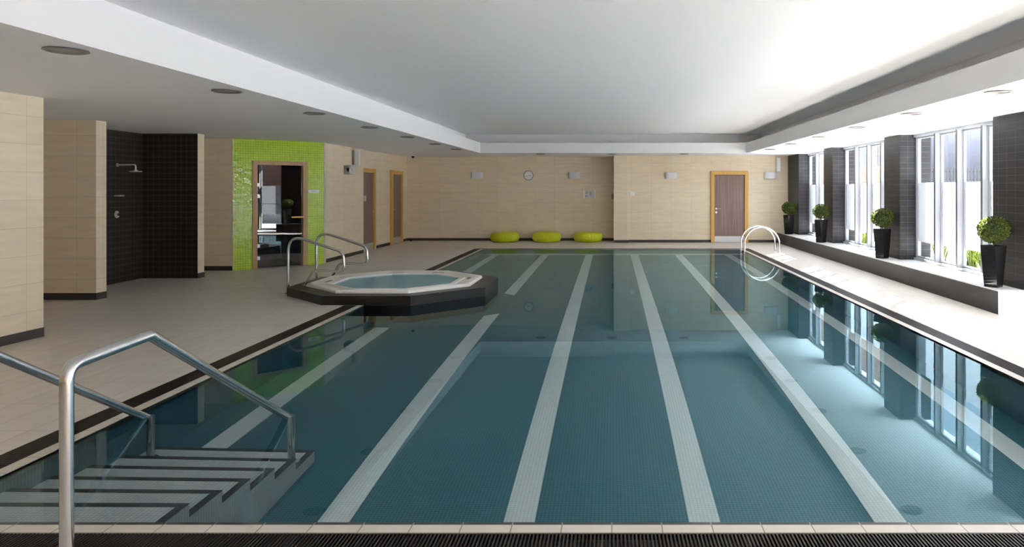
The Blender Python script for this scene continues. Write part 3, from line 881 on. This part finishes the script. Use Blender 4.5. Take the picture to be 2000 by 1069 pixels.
# notices
def notice(loc, wd, ht, label, lines=True):
    x, y, z = loc
    r = thing('wall_notice', loc, label, 'notice')
    m = MB(); m.box(x-wd/2, x+wd/2, y-.012, y, z-ht/2, z+ht/2)
    emit('mount', m, M['kick'], r)
    m = MB(); m.box(x-wd/2+.03, x+wd/2-.045, y-.016, y-.012, z-ht/2+.02, z+ht/2-.02); pp = emit('sheet', m, M['paper'], r)
    for q in (-1, 1):
        m = MB(); m.box(x+q*(wd/2-.012)-.008, x+q*(wd/2-.012)+.008, y-.022, y-.012, z-ht/2, z+ht/2); emit('side_clip', m, M['chrome'], r)
    if lines:
        for k, (a, b, h) in enumerate([(-.11, -.06, .07), (-.11, -.05, .045), (-.11, -.06, .02), (0, .07, .07), (0, .08, .045), (0, .07, .02), (0, .08, -.005), (0, .06, -.03)]):
            m = MB(); m.box(x+a, x+b, y-.0175, y-.016, z+h-.004, z+h+.004); emit('printed_line', m, M['text'], pp)
        m = MB(); m.box(x-.115, x-.085, y-.0175, y-.016, z-.075, z-.05); emit('printed_square', m, M['text'], pp)
notice((-.70, REAR, 1.455), .36, .24, 'small landscape notice in a metal holder on the far wall, left of the pier')
m = MB(); m.box(-.005, .06, REAR-.014, REAR, 1.30, 1.47)
nt_ = tag(emit('wall_plaque', m, M['grey_rim']), 'narrow grey plaque in the corner beside the far wall pier', 'plaque')
m = MB(); m.box(.56, .68, 21.625, 21.65, 1.41, 1.53)
th = tag(emit('thermostat', m, M['opal'], bevel=.006), 'small square white thermostat on the far wall right of the pier', 'thermostat')
m = MB(); m.box(.60, .64, 21.622, 21.625, 1.45, 1.47); emit('dial_window', m, M['lamp_white'], th)

# sauna sign
sq = A+dv*(s1+.17)
sg = thing('door_sign', (sq.x, sq.y, 1.55), 'small white name plate on the lime mosaic right of the sauna door', 'sign')
m = MB(); q = A+dv*(s1+.17)+nv*.005; m.obox((q.x, q.y, 1.565), D3, N3, U3, .118, .005, .035); emit('plate', m, M['opal'], sg)
q = A+dv*(s1+.17)+nv*.0112; text_mesh('lettering', 'Sauna', .045, (q.x, q.y, 1.565), D3, sg, M['text'])

# speakers and emergency light
def speaker(x, y, z0, z1, face, label):
    r = thing('column_speaker', (x, y, z0), label, 'speaker', 'slim white wall speakers')
    fx, fy = face
    m = MB(); m.box(x-.055, x+.055, y-.055, y+.055, z0, z1); b = emit('cabinet', m, M['lamp_white'], r, bevel=.008)
    m = MB()
    if fy: m.box(x-.042, x+.042, y-.060, y-.055, z0+.02, z1-.02); emit('grille', m, M['opal'], r); m = MB(); m.box(x-.02, x+.02, y+.055, y+.10, z0+.15, z1-.15)
    else: m.box(x+.055, x+.060, y-.042, y+.042, z0+.02, z1-.02); emit('grille', m, M['opal'], r); m = MB(); m.box(x-.12, x-.055, y-.02, y+.02, z0+.03, z1-.03)
    emit('bracket', m, M['grey_rim'], r)
speaker(5.01, 21.55, 2.13, 2.56, (0, 1), 'slim white speaker high on the far wall beside the right-hand wall light')
speaker(-6.16, 17.35, 2.17, 2.58, (1, 0), 'slim white speaker high on the side wall above the grey box')
el = thing('emergency_light', (-6.28, 16.95, 2.0), 'grey box lamp high on the side wall between lime mosaic and doors', 'emergency light')
m = MB(); m.box(-6.28, -6.14, 16.78, 17.05, 1.96, 2.17); emit('housing', m, M['grey_rim'], el, bevel=.01)
m = MB(); m.box(-6.26, -6.02, 16.80, 16.83, 1.97, 2.16); m.lathe([(.06, 0), (.055, .02), (.001, .02)], (-6.15, 16.80, 2.065), 24, 'y-'); emit('lens', m, M['lamp_white'], el)

# dome camera
cc = thing('dome_camera', (-5.88, 21.2, 2.53), 'small dark dome camera under the ceiling in the far left corner', 'camera')
m = MB(); m.lathe([(.06, 2.62), (.06, 2.595), (.048, 2.585), (.001, 2.585)], (-5.88, 21.2, 0), 24); smooth_angle(emit('mount', m, M['lamp_white'], cc))
m = MB(); m.lathe([(.048, 2.59)]+[(.048*math.cos(a), 2.575-.048*math.sin(a)) for a in [PI/2*k/8 for k in range(9)]], (-5.88, 21.2, 0), 24); smooth_angle(emit('dome', m, M['black'], cc), 80)
m = MB(); m.lathe([(.03, 0), (.03, .05), (.001, .05)], (-6.22, 22.2, 0), 16)
tag(emit('door_stop', m, M['black']), 'tiny black door stop on the floor in the far left corner', 'door stop')

# ------------------------------------------------------------------ shower
sh = thing('wall_shower', (-8.485, 12.30, 2.03), 'chrome shower head on an arm against black tiles', 'shower')
m = MB(); m.lathe([(.001, .014), (.028, .014), (.032, 0)], (-8.487, 12.30, 2.03), 20, 'x+'); emit('wall_rose', m, M['satin'], sh)
m = MB(); m.tube(fillet([(-8.48, 12.30, 2.03), (-8.17, 12.30, 2.035), (-8.17, 12.30, 1.95)], .05, 8), .013, 12); smooth_angle(emit('arm', m, M['satin'], sh), 50)
m = MB(); m.lathe([(.001, 1.955), (.022, 1.95), (.03, 1.93), (.095, 1.925), (.10, 1.918), (.095, 1.91), (.001, 1.908)], (-8.17, 12.30, 0), 32); smooth_angle(emit('rain_head', m, M['satin'], sh))
sv = thing('shower_valve', (-8.487, 12.29, 1.18), 'round chrome mixer valve on the black shower wall', 'shower valve')
m = MB(); m.lathe([(.001, .012), (.058, .012), (.064, 0)], (-8.489, 12.29, 1.18), 28, 'x+'); emit('cover_plate', m, M['satin'], sv)
m = MB(); m.lathe([(.001, .05), (.022, .05), (.026, .012)], (-8.489, 12.29, 1.18), 20, 'x+'); m.box(-8.45, -8.44, 12.284, 12.296, 1.18, 1.235); emit('lever', m, M['chrome'], sv)
m = MB(); m.box(-8.487, -8.40, 12.22, 12.36, 1.49, 1.515)
tag(emit('soap_shelf', m, M['satin'], bevel=.003), 'narrow steel shelf on the black shower wall above the valve', 'shelf')

# ------------------------------------------------------------------ recessed ceiling lights
def downlight(loc, label):
    x, y, z = loc
    r = thing('ceiling_downlight', loc, label, 'downlight', 'round recessed lights in the lower ceiling')
    m = MB(); m.lathe([(.118, 0), (.138, -.004), (.142, -.010), (.125, -.016), (.108, -.008), (.104, .0)][::1], loc, 36); smooth_angle(emit('trim_ring', m, M['grey_rim'], r))
    m = MB(); m.lathe([(.106, -.004), (.05, -.0025), (.001, -.002)], loc, 36); emit('reflector', m, M['dull'], r)
    return r
dls = []
dl = downlight((-3.92, 5.15, CL), 'recessed round ceiling light nearest the viewer on the left soffit')
ordl = ['second', 'third', 'fourth', 'fifth', 'sixth', 'seventh']
for k in range(1, 7): dup(dl, (-3.92, 5.15+2.15*k, CL), 0, '%s recessed ceiling light from the viewer on the left soffit' % ordl[k-1])
ordr = ['nearest visible', 'second', 'third', 'fourth', 'fifth', 'sixth']
for k in range(6): dup(dl, (3.98, 7.37+2.13*k, CL), 0, '%s recessed ceiling light on the window side soffit' % ordr[k])
dup(dl, (3.98, 5.24, CL), 0, 'recessed ceiling light on the window side soffit, beyond the photo edge')
for x, t in ((-2.03, 'leftmost'), (0.01, 'middle'), (2.05, 'rightmost')): dup(dl, (x, 20.45, CL), 0, '%s recessed ceiling light on the far soffit strip' % t)

# ------------------------------------------------------------------ outside
m = MB(); m.box(WX+.3, 60, -25, 80, -.06, -.01)
struct('floor', m, M['paving'], 'pale paving outside the windows')
m = MB(); m.box(12.6, 13.0, -12, 26, -.01, 1.25)
tag(emit('garden_wall', m, M['garden_wall']), 'low pale wall across the yard outside', 'wall')
bd = thing('brick_building', (10.8, 38, 0), 'brick building beyond the yard, seen through the middle window bay', 'building')
m = MB(); m.box(8.8, 12.5, 31, 46, -.01, 8); emit('brickwork', m, M['brick'], bd)
for k in range(3):
    m = MB(); m.box(9.4+k*1.05, 10.0+k*1.05, 30.96, 31.0, 2.6, 4.2); emit('window', m, M['render_dark'], bd)
b2 = thing('grey_building', (24, 45, 0), 'pale grey building with a dark upper band behind the fence', 'building')
m = MB(); m.box(13.5, 40, 43, 50, -.01, 9); emit('facade', m, M['render'], b2)
m = MB(); m.box(13.5, 40, 42.9, 43, 5.2, 7.8); emit('cladding_band', m, M['render_dark'], b2)
b3 = thing('brick_terrace', (18, 4, 0), 'red brick building across the yard, mirrored in the sauna door', 'building')
m = MB(); m.box(16, 20, -14, 16, -.01, 5.5); emit('brickwork', m, M['brick'], b3)
m = MB(); m.box(13.0, 30, 35.8, 36.1, -.01, 1.93)
fb = tag(emit('boundary_wall', m, M['garden_wall']), 'pale boundary wall below the spiked fence', 'wall')
fe = thing('palisade_fence', (20, 36, 1.93), 'grey spiked palisade fence on top of the boundary wall', 'fence')
m = MB()
for k in range(95):
    x = 13.1+k*.17
    m.box(x-.035, x+.035, 35.93, 35.96, 1.93, 2.62); m.face([(x-.035, 35.945, 2.62), (x+.035, 35.945, 2.62), (x, 35.945, 2.75)])
pal = emit('pales', m, M['fence'], fe); pal['kind'] = 'stuff'
m = MB(); m.box(13, 29.5, 35.96, 36.0, 2.05, 2.10); m.box(13, 29.5, 35.96, 36.0, 2.45, 2.50); emit('rails', m, M['fence'], fe)
rnd = random.Random(5)
def clump(x, y, label, s=1.0):
    m = MB()
    for k in range(150):
        a = rnd.uniform(0, 2*PI); r0 = rnd.uniform(0, .12)*s; L = rnd.uniform(.45, .85)*s; ou = rnd.uniform(.1, .45)*s
        b = Vector((x+r0*math.cos(a), y+r0*math.sin(a), -.01)); mid = b+Vector((math.cos(a)*ou*.4, math.sin(a)*ou*.4, L*.7)); tip = b+Vector((math.cos(a)*ou, math.sin(a)*ou, L))
        sd = Vector((-math.sin(a), math.cos(a), 0))*.012
        m.face([b-sd, b+sd, mid+sd*.8, mid-sd*.8]); m.face([mid-sd*.8, mid+sd*.8, tip])
    return tag(emit('ornamental_grass', m, M['grass']), label, 'plant', 'grass clumps outside the windows')
ys_ = [4.4, 5.5, 6.5, 7.6, 8.8, 9.9, 11.0, 12.1, 13.2, 14.2, 15.3, 16.5, 17.8, 19.2, 20.6, 22.3]
for k, yv in enumerate(ys_):
    clump(6.75+rnd.uniform(-.2, .5), yv, 'yellow green grass clump in the yard just outside the windows', .8)
